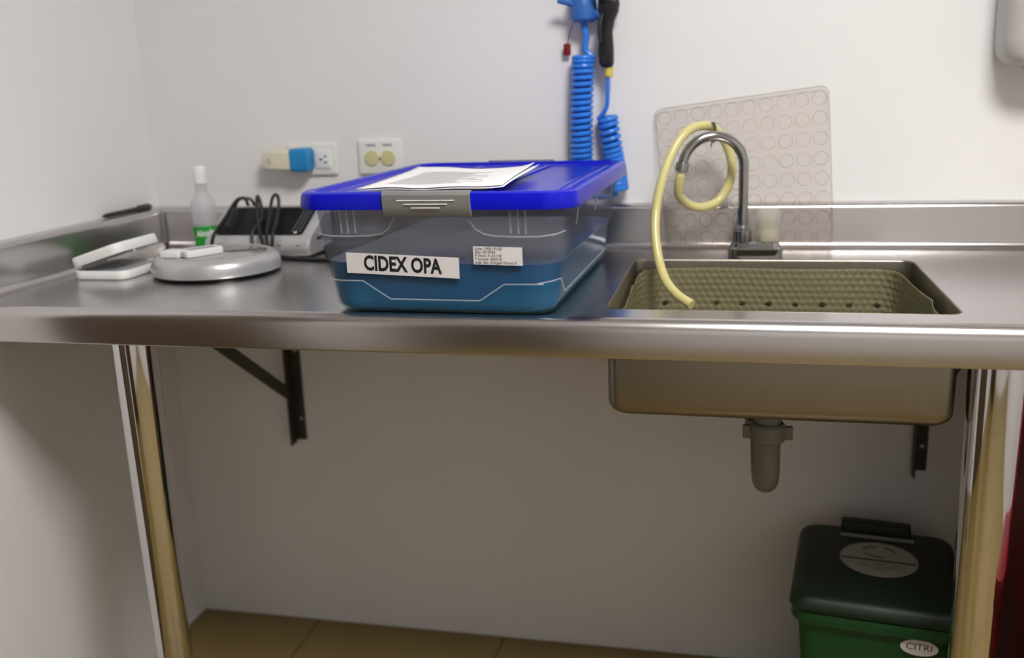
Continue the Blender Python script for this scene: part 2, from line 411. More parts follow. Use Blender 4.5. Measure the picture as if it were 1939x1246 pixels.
lq = obj('blue_liquid', MB().loft(equal_rings(lz, .0022, False)), LIQ, None, smooth=40)
lq.location = BX.location; lq.rotation_euler = BX.rotation_euler
tag(lq, 'teal blue disinfectant liquid half filling the clear tub', 'liquid')
for sx in (-1, 1):
    for sy in (-1, 1): obj('foot', rslab(.045, .02, .01, 0.0002, .0014, .0004, 4, sx*.085, sy*.20), TUB, BX)
def fy(z): return -half(z)[1]
# moulded ridge line round the front and down the sides
hxm, hym, rm = half(.048)
pr = [(-hxm+.010, fy(.05)+.008, .0490), (-hxm+.03, fy(.0485)-.0002, .0488)] + [(x_, fy(z_)-.0002, z_) for x_, z_ in ridge[1:]] + \
     [(hxm-.028, fy(.048)+.001, .0480), (hxm-.010, fy(.05)+.011, .0500), (hxm-.001, fy(.05)+.028, .051)]
pr += [(half(.026)[0]+.0002, fy(.026)+.060, .0262), (half(.026)[0], 0.0, .0262), (half(.026)[0], .18, .0262)]
obj('moulded_ridge', MB().tube(pr, .0011, 8), TUBR, BX)
for sx in (-1, 1):
    up_ = [(sx*.050, .148), (sx*.056, .135), (sx*.063, .1245), (sx*.074, .1175), (sx*.090, .1145), (sx*.12, .1135), (sx*.152, .1140)]
    pts = [(x_, fy(z_)-.0002, z_) for x_, z_ in up_] + [(sx*.174, fy(.115)+.0075, .1165), (sx*.1836, fy(.118)+.024, .119)]
    obj('moulded_ridge', MB().tube(pts, .0013, 8), TUBR, BX)
    for xx in (.113, .124, .134):
        obj('upright_rib', MB().tube([(sx*xx, fy(z_)-.0002, z_) for z_ in (.118, .135, .152)], .0014, 8), TUBR, BX)
    for yy in (-.16, .0, .16):
        obj('upright_rib', MB().tube([(sx*(half(z_)[0]+.0002), yy, z_) for z_ in (.118, .135, .152)], .0014, 8), TUBR, BX)
# lid
LHX, LHY = .204, .272
prof = [(.0030, .1520), (.0005, .1522), (0, .1545), (.0012, .168), (.003, .1735), (.0075, .1760), (.013, .1763), (.0180, .1755), (.0205, .1715), (.0230, .1690), (.030, .1688), (.0325, .1712), (.0365, .1718), (.0400, .1712), (.0425, .1690), (.05, .1688)]
lid_r = [rr(LHX-i, LHY-i, max(.045-i*.6, .02), 10, 0, 0, z) for i, z in prof]
lid = obj('lid', MB().loft(lid_r, True, False, True), BLUE, BX, smooth=40)
md = lid.modifiers.new('thickness', 'SOLIDIFY'); md.thickness = .0018; md.offset = -1
for xx in (-.063, .063):
    rb = MB(); 
    ring = lambda y_: [(xx-.006, y_, .1688), (xx-.004, y_, .1715), (xx+.004, y_, .1715), (xx+.006, y_, .1688)]
    rb.loft([ring(-.222), ring(.222)]); obj('lid_rib', rb, BLUE, BX, smooth=0)
for sgn in (-1, 1):
    cl = MB(); w_ = .063
    cp = [(-.266, .1785), (-.274, .1775), (-.2765, .173), (-.2755, .158), (-.272, .145), (-.2695, .1425), (-.267, .1435), (-.2685, .150), (-.2725, .16), (-.2735, .172), (-.272, .1745), (-.266, .1755)]
    cl.loft([[(-w_, y_, z_) for y_, z_ in cp], [(w_, y_, z_) for y_, z_ in cp]])
    if sgn > 0: cl.xf(Matrix.Rotation(PI, 4, 'Z'))
    c_ = obj('clip', cl, CLIP, BX, smooth=30, bevel=.0008)
    for hw, z_ in ((.041, .1655), (.031, .1605), (.0205, .1555)):
        g = MB().tube([(-hw, -.2765, z_), (hw, -.2765, z_)], .00075, 8)
        if sgn > 0: g.xf(Matrix.Rotation(PI, 4, 'Z'))
        obj('grip_line', g, OFFW, c_)
# labels on the front wall (slightly sloping wall)
wall_up = Vector((0, fy(.1)-fy(.05), .05))
def front_frame(x_, z_, rot, off): 
    M = frame((x_, fy(z_)-off, z_), (1, 0, 0), wall_up); return M @ Matrix.Rotation(rot, 4, 'Z')
def sheet(hx, hy): return MB().add([(-hx,-hy,0),(hx,-hy,0),(hx,hy,0),(-hx,hy,0)], [(0,1,2,3)])
def card(hx, hy, t=.0004): return MB().box(-hx, hx, -hy, hy, -t/2, t/2)
LM = front_frame(-.0475, .0722, math.radians(-2.2), .0012)
lb = obj('name_label', card(.084, .0150).xf(LM), LABEL, BX, smooth=0); lb['label'] = 'white paper label reading CIDEX OPA'
obj('lettering', text_mb('CIDEX OPA', .0300, .034, sx=.74).xf(LM @ Matrix.Translation((0, 0, .0004))), INK, lb, smooth=0)
LM2 = front_frame(.0930, .0870, math.radians(-1.0), .0012)
l2 = obj('date_label', card(.0347, .0128).xf(LM2), LABEL, BX, smooth=0); l2['label'] = 'small handwritten date label'
for k_, (tx, sx) in enumerate((('Lote 190619165', 1), ('Exp 2019/05', 1), ('F Inicio 31/01/18', .95), ('F termina 14/02/18', .85), ('soda 7am. E/Angela Patricia P.', .85))):
    obj('handwriting', text_mb(tx, .0058, .008, 'LEFT', .25, sx).xf(LM2 @ Matrix.Translation((-.0328, .0098-.0049*k_, .0004))), INK, l2, smooth=0)

# sheets of paper on the lid
def paper(loc, rot, lift, label):
    nx, ny = 24, 30; P = MB(); v = []; f = []
    for j in range(ny+1):
        for i in range(nx+1):
            u = i/nx; t = j/ny
            z = lift*(.0010 + .0065*(max(0, t-.35)/.65)**2*(1-u)**2.2 + .0095*max(0, (u-.62)/.38)**1.8*(.25+.75*t) + .0015*math.sin(u*7+t*3)**2)
            v.append((u*.21-.012*max(0, (u-.62)/.38)**2*t, t*.285, z))
    for j in range(ny):
        for i in range(nx): a = j*(nx+1)+i; f.append((a, a+1, a+nx+2, a+nx+1))
    P.add(v, f); o = obj('paper_sheet', P, PAPER, None, smooth=60)
    md = o.modifiers.new('thickness', 'SOLIDIFY'); md.thickness = .0003; md.offset = 0
    o.location = loc; o.rotation_euler = (0, 0, rot); tag(o, label, 'paper'); return o
pz = H+.1772
paper((.699, .006, pz), math.radians(-1.0), 1.0, 'lower white paper sheet on the blue lid, its end showing under the printed one')
p2 = paper((.697, .008, pz+.0020), math.radians(.5), 1.08, 'printed white paper sheet lying uppermost on the blue lid with curled end')
def pz_at(u, t): return 1.08*(.0010 + .0065*(max(0, t-.35)/.65)**2*(1-u)**2.2 + .0095*max(0, (u-.62)/.38)**1.8*(.25+.75*t) + .0015*math.sin(u*7+t*3)**2)
ln = MB()
for r_ in range(13):
    t = .16+.05*r_; t1 = t+.014; u0, u1 = .14, .55+.35*random.random(); n_ = 10
    vs = [(u*.21-.012*max(0, (u-.62)/.38)**2*tt, tt*.285, pz_at(u, tt)+.0005) for tt in (t, t1) for u in [u0+(u1-u0)*k_/n_ for k_ in range(n_+1)]]
    ln.add(vs, [(k_, k_+1, n_+2+k_, n_+1+k_) for k_ in range(n_)])
obj('printed_lines', ln, PRINT, p2, smooth=0)

# ------------------------------------------------------------------ faucet
FC = thing('faucet', (1.248, .521, H+.0004), 'chrome gooseneck faucet with clear knob behind the sink', 'faucet')
rg = []
for i_, z in ((0, 0), (.0, .014), (.003, .0175), (.004, .018), (.006, .0245), (.010, .0270), (.018, .0275)):
    rg.append(rr(.0475-i_, .026-i_, .020-i_*.6, 8, 0, 0, z))
obj('base', MB().loft(rg), CHROME_F, FC, smooth=25)
sx = 1.225-1.248
obj('collar', MB().lathe([(.017, .026), (.0165, .046), (.0150, .048), (.0150, .050), (.0135, .052), (.011, .056)], sx, 0, 28), CHROME_F, FC)
a = math.radians(15); r_ = .055; zc = .160; P = [(sx, 0, .05), (sx, 0, .09), (sx, 0, .13)]
for k in range(0, 21):
    t = math.radians(172)*k/20; d_ = r_-r_*math.cos(t); P.append((sx-d_*math.cos(a), -d_*math.sin(a), zc+r_*math.sin(t)))
obj('spout', MB().tube(P, .0088, 20), CHROME_F, FC)
tip = Vector(P[-1]); dr = (tip-Vector(P[-2])).normalized()
ar = MB(); prev = tip-dr*.003
kn = 24; rings = []
for s_, rad in ((0, .0092), (.001, .0118), (.013, .0122), (.0135, .0115), (.016, .0115), (.0168, .009)):
    c_ = prev+dr*s_; xx = dr.cross(Vector((0, 1, 0))).normalized(); yy = dr.cross(xx)
    rings.append([c_+(xx*math.cos(2*PI*k/kn)+yy*math.sin(2*PI*k/kn))*(rad*(1+.02*(k % 2))) for k in range(kn)])
obj('aerator', ar.loft(rings), CHROME_F, FC)
tipw = tip + Vector((1.248, .521, H)) + dr*.018
hx_ = 1.269-1.248; kb = []
for rad, z in ((.0185, .0275), (.0195, .031), (.019, .042), (.0165, .050), (.0165, .054), (.020, .066), (.0215, .074), (.019, .081), (.012, .0845), (.004, .0855)):
    kb.append([(hx_+rad*(1+.04*math.cos(6*2*PI*k/36))*math.cos(2*PI*k/36), rad*(1+.04*math.cos(6*2*PI*k/36))*math.sin(2*PI*k/36), z) for k in range(36)])
obj('knob', MB().loft(kb), ACRYL, FC)
obj('knob_core', MB().lathe([(.0165, .0280), (.0168, .040), (.012, .044), (.008, .046), (.008, .062)], hx_, 0, 24), AMBER, FC)

hose_pts = [tuple(tipw-dr*.003), tuple(tipw+dr*.004), (1.1120, .497, 1.0290), (1.1129, .508, 1.0107), (1.1293, .53, .9916), (1.1544, .545, .9857), (1.1805, .56, .9954), (1.1988, .57, 1.0231), (1.2039, .575, 1.0534), (1.1976, .573, 1.0851), (1.184, .566, 1.1114), (1.169, .555, 1.1275), (1.151, .535, 1.1325), (1.1289, .512, 1.1265), (1.1088, .495, 1.1041), (1.0933, .48, 1.0705), (1.0817, .465, 1.0305), (1.0756, .45, .9905), (1.0763, .43, .9514), (1.0835, .41, .9129), (1.0972, .385, .8806), (1.1186, .36, .8603), (1.1443, .34, .8477)]
hb = MB(); hp = catmull([Vector(p) for p in hose_pts], 5)
hb.tube(hp, .0082, 16)
tag(obj('rubber_hose', hb, LATEX, None), 'amber rubber hose looped from the spout and hanging into the sink', 'hose')
# tie holding the hose on the spout
tie = MB(); c_ = Vector((1.1695, .5365, 1.1205)); axx = Vector((-.9, -.25, .12)).normalized()
e1 = Vector((0, .75, .55)).normalized(); e1 = (e1-axx*e1.dot(axx)).normalized(); e2 = axx.cross(e1)
for off in (-.0016, .0016):
    tie.tube([c_+axx*off+e1*.0215*math.cos(2*PI*k/28)+e2*.0125*math.sin(2*PI*k/28) for k in range(29)], .0013, 6, cap=False)
tie.tube([c_-e1*.012+e2*.0105, c_-e1*.016+e2*.0165, c_-e1*.016+e2*.02], .0012, 6)
tag(obj('cable_tie', tie, RUBB, None), 'thin black tie binding the amber hose to the spout', 'tie')

# ------------------------------------------------------------------ clear mat leaning on the wall
mw = thing('clear_mat', (0, 0, 0), 'clear vinyl mat with suction cups leaning on the wall behind the faucet', 'mat')
TL, TR, BL, BR = Vector((1.058, .6325, 1.160)), Vector((1.372, .6335, 1.195)), Vector((1.085, .5955, .9015)), Vector((1.390, .5965, .9015))
def mp_(u, v): 
    p = BL.lerp(BR, u).lerp(TL.lerp(TR, u), v); p.y += .0015*math.sin(u*5)*v*(1-v); return p
nx, ny = 40, 32; v = []; f = []
for j in range(ny+1):
    for i in range(nx+1):
        u, t = i/nx, j/ny
        ed = .0
        # rounded corners
        uu, tt = u, t
        cr = .05
        for cu_, cv_ in ((0,0),(1,0),(0,1),(1,1)):
            du, dv = abs(u-cu_), abs(t-cv_)
            if du < cr and dv < cr:
                a_, b_ = cr-du, cr-dv; l_ = math.hypot(a_, b_); mx_ = max(a_, b_)
                if l_ > 0:
                    s_ = mx_/l_; uu = cu_+(1 if cu_ == 0 else -1)*(cr-a_*s_); tt = cv_+(1 if cv_ == 0 else -1)*(cr-b_*s_)
        v.append(mp_(uu, tt))
for j in range(ny):
    for i in range(nx): a = j*(nx+1)+i; f.append((a, a+1, a+nx+2, a+nx+1))
o = obj('mat_sheet', MB().add(v, f), MATC, mw, smooth=60)
md = o.modifiers.new('thickness', 'SOLIDIFY'); md.thickness = .0016; md.offset = 0
bd = [mp_(u, 0.0) for u in (.03, .5, .97)] 
rim = [mp_(.0, t) for t in (.04, .3, .6, .96)] + [mp_(.012, .988)] + [mp_(u, 1.0) for u in (.04, .3, .6, .96)] + [mp_(.988, .988)] + [mp_(1.0, t) for t in (.96, .6, .3, .04)]
obj('mat_rim', MB().tube(rim, .0014, 8), MATR, mw)
cup = None; nrm = (TR-TL).cross(TL-BL).normalized()
if nrm.y > 0: nrm = -nrm
for j in range(8):
    for i in range(10):
        u, t = .055+.099*i, .07+.123*j; p = mp_(u, t)
        if cup is None:
            Mx = frame((0,0,0), (TR-TL), (TL-BL)); 
            if (Mx @ Vector((0,0,1))).y > 0: Mx = Mx @ Matrix.Rotation(PI, 4, 'X')
            cb = MB().tube([(.0125*math.cos(2*PI*k/24), .0125*math.sin(2*PI*k/24), .0014) for k in range(25)], .0007, 6, cap=False).xf(Mx)
            cup = obj('suction_cup', cb, MATR, mw, loc=tuple(p))
        else: copyo(cup, mw, tuple(p))

# ------------------------------------------------------------------ mat pushed into the sink
path = [(1.047, .10), (1.045, .25), (1.044, .36), (1.047, .41), (1.058, .445), (1.085, .4645), (1.13, .4695), (1.25, .470), (1.38, .4695), (1.450, .466), (1.472, .455), (1.484, .43), (1.490, .37), (1.495, .25), (1.497, .10)]
pp = catmull([Vector((x_, y_, 0)) for x_, y_ in path], 20); acc = [0]
for a_, b_ in zip(pp, pp[1:]): acc.append(acc[-1]+(b_-a_).length)
def at(s_):
    for i in range(len(acc)-1):
        if acc[i+1] >= s_:
            t = (s_-acc[i])/max(1e-9, acc[i+1]-acc[i]); p = pp[i].lerp(pp[i+1], t); d_ = (pp[i+1]-pp[i]).normalized(); return p, Vector((d_.y, -d_.x, 0))
    return pp[-1], Vector((-1, 0, 0))
Ltot = acc[-1]; st = .0021; nu = int(Ltot/st); hgt = .142; nv = int(hgt/st); pitch = .0128
sb0, sb1 = .33, Ltot-.33       # back panel range
v = []; f = []; drop = {}
def topz(s_):
    if s_ < sb0+.01:
        q = max(0, (sb0+.01-s_))
        return .884-.010*min(1, q/.06)-.006*max(0, min(1, (q-.12)/.02))+.002*math.sin(q*90)
    if s_ > sb1-.01:
        q = s_-(sb1-.01)
        return .886-.004*math.sin(min(1, q/.2)*PI)-.010*max(0, min(1, (q-.22)/.012))-.008*max(0, min(1, (q-.28)/.02))+.0012*math.sin(q*520)*(q > .20)
    return .886
for i in range(nu+1):
    s_ = i*st; p, n_ = at(s_); back = sb0+.02 < s_ < sb1-.02
    tz = topz(s_)
    for j in range(nv+1):
        z = .7430 + (tz-.7430)*j/nv
        row = math.floor((z-.743)/(pitch*.866)); ou = (row % 2)*.5
        du = ((s_/pitch+ou) % 1)-.5; dv = (((z-.743)/(pitch*.866)) % 1)-.5
        rr2 = (du*du+dv*dv)/.1225
        amp = .0026 if back else .0013
        h_ = amp*math.sqrt(max(0, 1-rr2)) if rr2 < 1 else 0
        q_ = p+n_*h_ + n_*(.004*math.sin(s_*23)*(z-.743)/.14 if back else 0)
        v.append((q_.x, q_.y, z))
hs = .0455; hz = .822
for i in range(nu):
    for j in range(nv):
        s_ = (i+.5)*st; z = .743+(.886-.743)*(j+.5)/nv
        ds = ((s_/hs) % 1-.5)*hs
        if sb0+.02 < s_ < sb1-.02 and ds*ds+(z-hz)**2 < .0052**2: continue
        a_ = i*(nv+1)+j; f.append((a_, a_+nv+1, a_+nv+2, a_+1))
sm = thing('sink_mat', (1.27, .27, .74), 'yellowed bumpy vinyl mat lining the inside of the sink', 'mat')
o = obj('bumpy_panel', MB().add([(a_-1.27, b_-.27, c_-.74) for a_, b_, c_ in v], f), SMAT, sm, smooth=80, fix=False)
md = o.modifiers.new('thickness', 'SOLIDIFY'); md.thickness = .0012; md.offset = -1

# ------------------------------------------------------------------ open white case
CS = thing('white_case', (.047, .232, H), 'small white plastic case standing open with grey inside', 'case')
tray = [rr(.0545-i, .068-i, .020-i*.5, 8, .0545, .068, z) for i, z in ((.003, .0003), (.001, .0015), (0, .004), (0, .0155), (.0008, .0165), (.003, .0165), (.004, .0155), (.004, .0075))]
obj('tray', MB().loft(tray), WHITE, CS, smooth=50)
obj('tray_lining', rslab(.0490, .0625, .016, .0076, .0142, .001, 8, .0545, .068), GREYP, CS)
lidr = [rr(.0545-i, .068-i, .020-i*.5, 8, .0545, .068, z) for i, z in ((.003, .0185), (.001, .0175), (0, .015), (0, .0015), (.0008, .0003), (.003, .0003), (.004, .0015), (.004, .011))]
Mh = Matrix.Translation((-.0005, 0, .0185)) @ Matrix.Rotation(math.radians(-17), 4, 'Y')
ld = obj('case_lid', MB().loft(lidr).xf(Mh), WHITE, CS, smooth=50)
obj('latch_nub', MB().lathe([(.002, -.003), (.0022, -.001), (.0022, .002)], .104, .05, 10).xf(Mh), WHITE, ld)
obj('lid_lining', rslab(.0490, .0625, .016, .0112, .0125, .0004, 8, .0545, .068).xf(Mh), BLACK, ld)
obj('hinge', MB().tube([(-.001, .03, .0175), (-.001, .105, .0175)], .002, 8), WHITE, CS)

# ------------------------------------------------------------------ round scale with small packs
SC = thing('round_scale', (.285, .325, H), 'round silver scale with glass top on a black base', 'scale')
R_ = .1155
obj('base_ring', MB().lathe([(R_-.012, .0002), (R_-.006, .001), (R_-.004, .005), (R_-.008, .007)], 0, 0, 56), BLACK, SC)
pf = [(R_-.010, .0055), (R_-.001, .0055), (R_, .008), (R_-.0008, .020), (R_-.004, .0285), (R_-.0095, .0340), (R_-.016, .0360), (R_-.021, .0358), (R_-.0225, .0345)]
obj('body', MB().lathe(pf, 0, 0, 64, True, True), SILVER, SC, smooth=40)
obj('glass_plate', MB().lathe([(R_-.0235, .0346), (R_-.0235, .0353), (R_-.024, .0356)], 0, 0, 56), GLASS, SC)
pk = thing('small_white_pack', (.272, .296, H+.0362), 'flat white pack with printed top lying on the round scale, larger of the two', 'pack', math.radians(58))
obj('pack_body', rslab(.036, .019, .005, 0, .0125, .0015, 5), WHITE, pk, smooth=40)
obj('pack_print', MB().add([(-.026,-.013,.01265),(.026,-.013,.01265),(.026,.008,.01265),(-.026,.008,.01265)], [(0,1,2,3)]), GREYP, pk, smooth=0)
pk2 = thing('small_white_pack', (.232, .275, H+.0362), 'blunt white plug beside the printed pack on the round scale', 'pack', math.radians(-2))
obj('pack_body', rslab(.0195, .017, .003, 0, .0118, .0012, 4), WHITE, pk2, smooth=40)
obj('usb_end', MB().box(.0195, .0275, -.012, .008, .0015, .0095), SILVER, pk2, smooth=0, bevel=.0006)

# ------------------------------------------------------------------ alcohol bottle
BO = thing('alcohol_bottle', (.163, .505, H), 'cloudy plastic alcohol bottle with green label and white cap', 'bottle')
obj('bottle_body', MB().lathe([(.016, .0005), (.020, .0015), (.0215, .005), (.0235, .05), (.0250, .085), (.0250, .102), (.0235, .110), (.017, .118), (.0125, .124), (.0115, .130), (.0115, .152)], 0, 0, 36), BOTTLE, BO)
obj('green_wrap', MB().lathe([(.0216, .004), (.0220, .005), (.0240, .05), (.0243, .060), (.0240, .0602)], 0, 0, 36, False, False), GREENL, BO)
cb = MB().lathe([(.0130, .146), (.0132, .150), (.0128, .156), (.0132, .158), (.0132, .176), (.0120, .179)], 0, 0, 30)
obj('cap', cb, WHITE, BO, smooth=30)
tm = text_mb('Alcohol', .0175, .03, 'CENTER', 0, .85)
wv = []
for x_, y_, z_ in tm.v:
    zz = .048+y_+x_*.12; an = -PI/2+math.radians(38)+x_/.0245; wv.append((.0247*math.cos(an), .0247*math.sin(an), zz))
tm.v = wv; obj('lettering', tm, WHITE, BO, smooth=0)

# ------------------------------------------------------------------ silver desk device with its cord
DV = thing('desk_device', (.290, .527, H), 'silver wedge-shaped desk device with glossy black key panel', 'device')
hw = .113
sec = [(-.054, .004), (-.058, .012), (-.058, .026), (-.052, .037), (-.046, .0425), (.040, .0880), (.050, .0905), (.056, .086), (.058, .07), (.058, .004)]
def wed(i): return [(y_*(1-i*.04), z_*(1-i*.10)+(.002*i)) for y_, z_ in sec]
mb = MB(); mb.loft([[(-hw, *p) for p in wed(1)], [(-hw+.006, *p) for p in wed(.25)], [(-hw+.014, *p) for p in wed(0)], [(hw-.014, *p) for p in wed(0)], [(hw-.006, *p) for p in wed(.25)], [(hw, *p) for p in wed(1)]])
obj('body', mb, SILVER, DV, smooth=45)
sl = Vector((0, .086, .0455)).normalized(); pn = Vector((0, -sl.z, sl.y))
MP = frame(Vector((0, -.003, .0652))+pn*.0004, (1, 0, 0), sl)
pnl = obj('key_panel', rslab(.094, .047, .009, 0, .0015, .0006, 6).xf(MP), GLOSSB, DV)
kk = MB()
for i in range(3):
    for j in range(9): kk.box(.068+.008*i, .0715+.008*i, -.034+.0085*j, -.0325+.0085*j, .0015, .0018)
obj('key_marks', kk.xf(MP), PRINT, pnl, smooth=0)
obj('indicator', MB().box(.074, .081, -.042, -.0385, .0015, .0019).xf(MP), WHITE, pnl, smooth=0)
for xx in (-.095, -.07, .05, .09): obj('vent_slot', MB().box(xx-.004, xx+.004, -.0586, -.0575, .024, .0255), BLACK, DV, smooth=0)
obj('side_port', MB().box(hw-.0005, hw+.0005, -.02, .005, .03, .036), BLACK, DV, smooth=0)
for sx_ in (-.09, .09):
    for y_ in (-.045, .045): obj('rubber_foot', MB().lathe([(.008, .0002), (.008, .005)], sx_, y_, 14), BLACK, DV)
off = Vector((-.290, -.527, -H))
def cord(pts, nm='power_cord'): return obj(nm, MB().tube([Vector(p)+off for p in pts], .0034, 10, sub=5), RUBB, DV)
cord([(.196, .456, .9045), (.199, .458, .922), (.2074, .459, .9489), (.2123, .5, .9765), (.2062, .56, 1.0030), (.2135, .582, 1.0055), (.2290, .592, .994), (.240, .589, .92)])
cord([(.2229, .485, .9580), (.2150, .53, .9835), (.2050, .572, 1.0030), (.2150, .588, 1.0010), (.222, .5885, .95)])
cord([(.3100, .4615, .9100), (.3085, .4625, .9310), (.3010, .470, .9500), (.2740, .52, .9800), (.2480, .57, 1.0060), (.2430, .588, 1.0080), (.2675, .548, .9960), (.2900, .505, .9730), (.2852, .472, .9530), (.2866, .4625, .9330), (.2958, .4610, .9150), (.304, .4605, .909), (.3100, .4615, .9120)])
cord([(.3180, .4610, .9120), (.3175, .4635, .9350), (.3150, .472, .9520), (.3040, .51, .9760), (.2910, .553, 1.0060), (.2900, .572, 1.0135), (.2970, .570, 1.0070), (.3125, .535, .9880), (.3255, .492, .9645), (.329, .47, .951), (.330, .4625, .934), (.326, .4600, .912)])
cord([(.34, .463, .9045), (.377, .450, .9034), (.42, .440, .9034), (.47, .436, .9034), (.54, .43, .9034), (.59, .45, .9034)])
bp = thing('power_adapter', (.462, .532, H), 'flat black power adapter lying between the silver device and the storage tub', 'adapter', math.radians(6))
obj('adapter_body', rslab(.040, .05, .008, .0003, .024, .003, 5), BLACK, bp)
obj('plug_blade', MB().box(-.012, -.010, -.064, -.05, .009, .016).box(.010, .012, -.064, -.05, .009, .016), SCREW, bp, smooth=0)

# ------------------------------------------------------------------ pen on the side upstand
pn_ = thing('black_pen', (-.016, .515, H+.0890), 'black pen lying on the side upstand by the wall', 'pen')
Mx = Matrix.Rotation(-PI/2, 4, 'X') @ Matrix.Identity(4)
obj('pen_barrel', MB().lathe([(.0012, -.086), (.0035, -.080), (.0050, -.070), (.0052, .03)], 0, 0, 14).xf(Matrix.Rotation(-PI/2, 4, 'X')), BLACK, pn_)
obj('pen_cap', MB().lathe([(.0055, .028), (.0057, .030), (.0057, .076), (.0045, .080)], 0, 0, 14).xf(Matrix.Rotation(-PI/2, 4, 'X')), BLACK, pn_)
obj('pen_clip', MB().box(-.0015, .0015, .035, .072, .0056, .0072), BLACK, pn_, smooth=0)

# ------------------------------------------------------------------ outlets
def plate(name, x0, x1, z0, z1, label):
    t = thing(name, ((x0+x1)/2, WY, (z0+z1)/2), label, 'outlet')
    mb = rslab((x1-x0)/2, (z1-z0)/2, .004, 0.0003, .008, .003, 4).xf(Matrix.Rotation(PI/2, 4, 'X'))
    obj('face_plate', mb, OFFW, t, smooth=40); return t
o1 = plate('wall_outlet', .296, .405, 1.047, 1.112, 'white wall outlet with a cream and blue plug-in adapter on it')
insert = rslab(.0165, .0185, .003, .0075, .0105, .001, 4).xf(Matrix.Translation((.026, 0, 0)) @ Matrix.Rotation(PI/2, 4, 'X'))
sk = obj('socket', insert, WHITE, o1)
for dx, dz in ((.004, .006), (.004, -.006), (-.006, 0)):
    obj('socket_hole', MB().box(.026+dx-.003, .026+dx+.003, -.0109, -.0102, dz-.0016, dz+.0016), INK, sk, smooth=0)
o2 = plate('wall_outlet', .4525, .5475, 1.047, 1.117, 'white wall outlet with two round yellowed safety caps')
for i_, dx in enumerate((-.0175, .0175)):
    cpm = MB().lathe([(.0155, .0078), (.0155, .0105), (.0145, .0115), (.004, .0119)], 0, 0, 28).xf(Matrix.Translation((dx, 0, -.002)) @ Matrix.Rotation(PI/2, 4, 'X'))
    obj('safety_cap', cpm, YELCAP, o2)
    obj('mark_strip', MB().box(dx-.011, dx+.009, -.0086, -.0078, .0215, .0265), GREYP, o2, smooth=0)
obj('centre_screw', MB().lathe([(.003, .0078), (.003, .0105), (.002, .011)], 0, 0, 12).xf(Matrix.Translation((0, 0, -.002)) @ Matrix.Rotation(PI/2, 4, 'X')), SCREW, o2)
ad = thing('plug_adapter', (.306, .632, 1.081), 'cream plug-in adapter with a bright blue band, plugged into the wall outlet', 'adapter')
rg = []
for xx, dy, dz in ((-.050, .012, .013), (-.049, .016, .017), (-.044, .0185, .0200), (.0, .0200, .0215), (.017, .0205, .022)):
    ring = rr(dy, dz, min(dy, dz)*.35, 5); rg.append([(xx, -.0215+y_-0.0, z_) for y_, z_, _ in ring])
obj('adapter_body', MB().loft(rg), CREAM, ad, smooth=40)
rg = []
for xx, dy, dz in ((.013, .0210, .0222), (.015, .0215, .0235), (.040, .0215, .0240), (.0465, .0205, .0235), (.0480, .018, .021)):
    ring = rr(dy, dz, min(dy, dz)*.35, 5); rg.append([(xx+.006*(1-(z_/dz)**2)*(1 if xx > .03 else -0.0), -.0215+y_, z_) for y_, z_, _ in ring])
obj('blue_band', MB().loft(rg), CYAN, ad, smooth=40)
obj('moon_mark', MB().tube([(-.030+.004*math.cos(t), -.0417, .006*math.sin(t)) for t in [PI*.6+PI*.8*k/8 for k in range(9)]], .0011, 6), GREYP, ad)

# ------------------------------------------------------------------ coiled blue air hose and black spray gun
def helix(path, R0, turns, n):
    pts = []; P = catmull([Vector(p) for p in path], 20); L_ = len(P)-1
    for k in range(n+1):
        t = k/n; i = min(int(t*L_), L_-1); p = P[i].lerp(P[i+1], t*L_-i); d_ = (P[i+1]-P[i]).normalized()
        x_ = d_.cross(Vector((0, 1, 0))).normalized(); y_ = d_.cross(x_); a_ = 2*PI*turns*t
        pts.append(p+x_*R0*math.cos(a_)+y_*R0*math.sin(a_))
    return pts
HG = thing('coiled_air_hose', (.93, .615, .99), 'bright blue coiled air hose hanging on the back wall behind the storage tub', 'hose')
ho = Vector((-.93, -.615, -.99))
c1 = helix([(.926, .6165, 1.262), (.921, .6165, 1.18), (.919, .6165, 1.09), (.918, .6165, 1.020)], .0185, 24, 24*14)
obj('coil', MB().tube([p+ho for p in c1], .0046, 8), BHOSE, HG)
c2 = helix([(.990, .6165, 1.012), (.986, .6165, 1.045), (.979, .6165, 1.09), (.970, .6165, 1.150)], .0165, 16, 16*14)
obj('coil', MB().tube([p+ho for p in c2], .0046, 8), BHOSE, HG)
lo = [c1[-1], Vector((.925, .616, 1.003)), Vector((.955, .612, .9985)), Vector((.985, .614, 1.002)), c2[0]]
obj('joining_bend', MB().tube([p+ho for p in lo], .0046, 8, sub=6), BHOSE, HG)
up1 = [c2[-1], Vector((.968, .612, 1.165)), Vector((.972, .608, 1.185)), Vector((.973, .607, 1.222))]
obj('straight_end', MB().tube([p+ho for p in up1], .0042, 8, sub=6), BHOSE, HG)
up2 = [c1[0], Vector((.930, .615, 1.275)), Vector((.932, .614, 1.30)), Vector((.925, .614, 1.330))]
obj('straight_end', MB().tube([p+ho for p in up2], .0060, 8, sub=6), BHOSE, HG)
GN = thing('spray_gun', (.975, .607, 1.225), 'black spray gun with yellow fitting hanging beside the blue coiled hose', 'spray gun')
obj('fitting', MB().lathe([(.0065, -.002), (.0085, 0), (.0085, .016), (.007, .018)], 0, 0, 18), YEL, GN)
hnd = [rr(a_, b_, .008, 5, xo, 0, z) for a_, b_, z, xo in ((.010, .011, .016, -.003), (.0135, .014, .024, -.004), (.0145, .0145, .05, -.005), (.0115, .013, .08, -.004), (.012, .013, .10, .0), (.018, .014, .115, .001), (.020, .0145, .13, .001), (.018, .0135, .142, .0), (.010, .010, .148, 0))]
obj('handle', MB().loft(hnd), BLACK, GN, smooth=50)
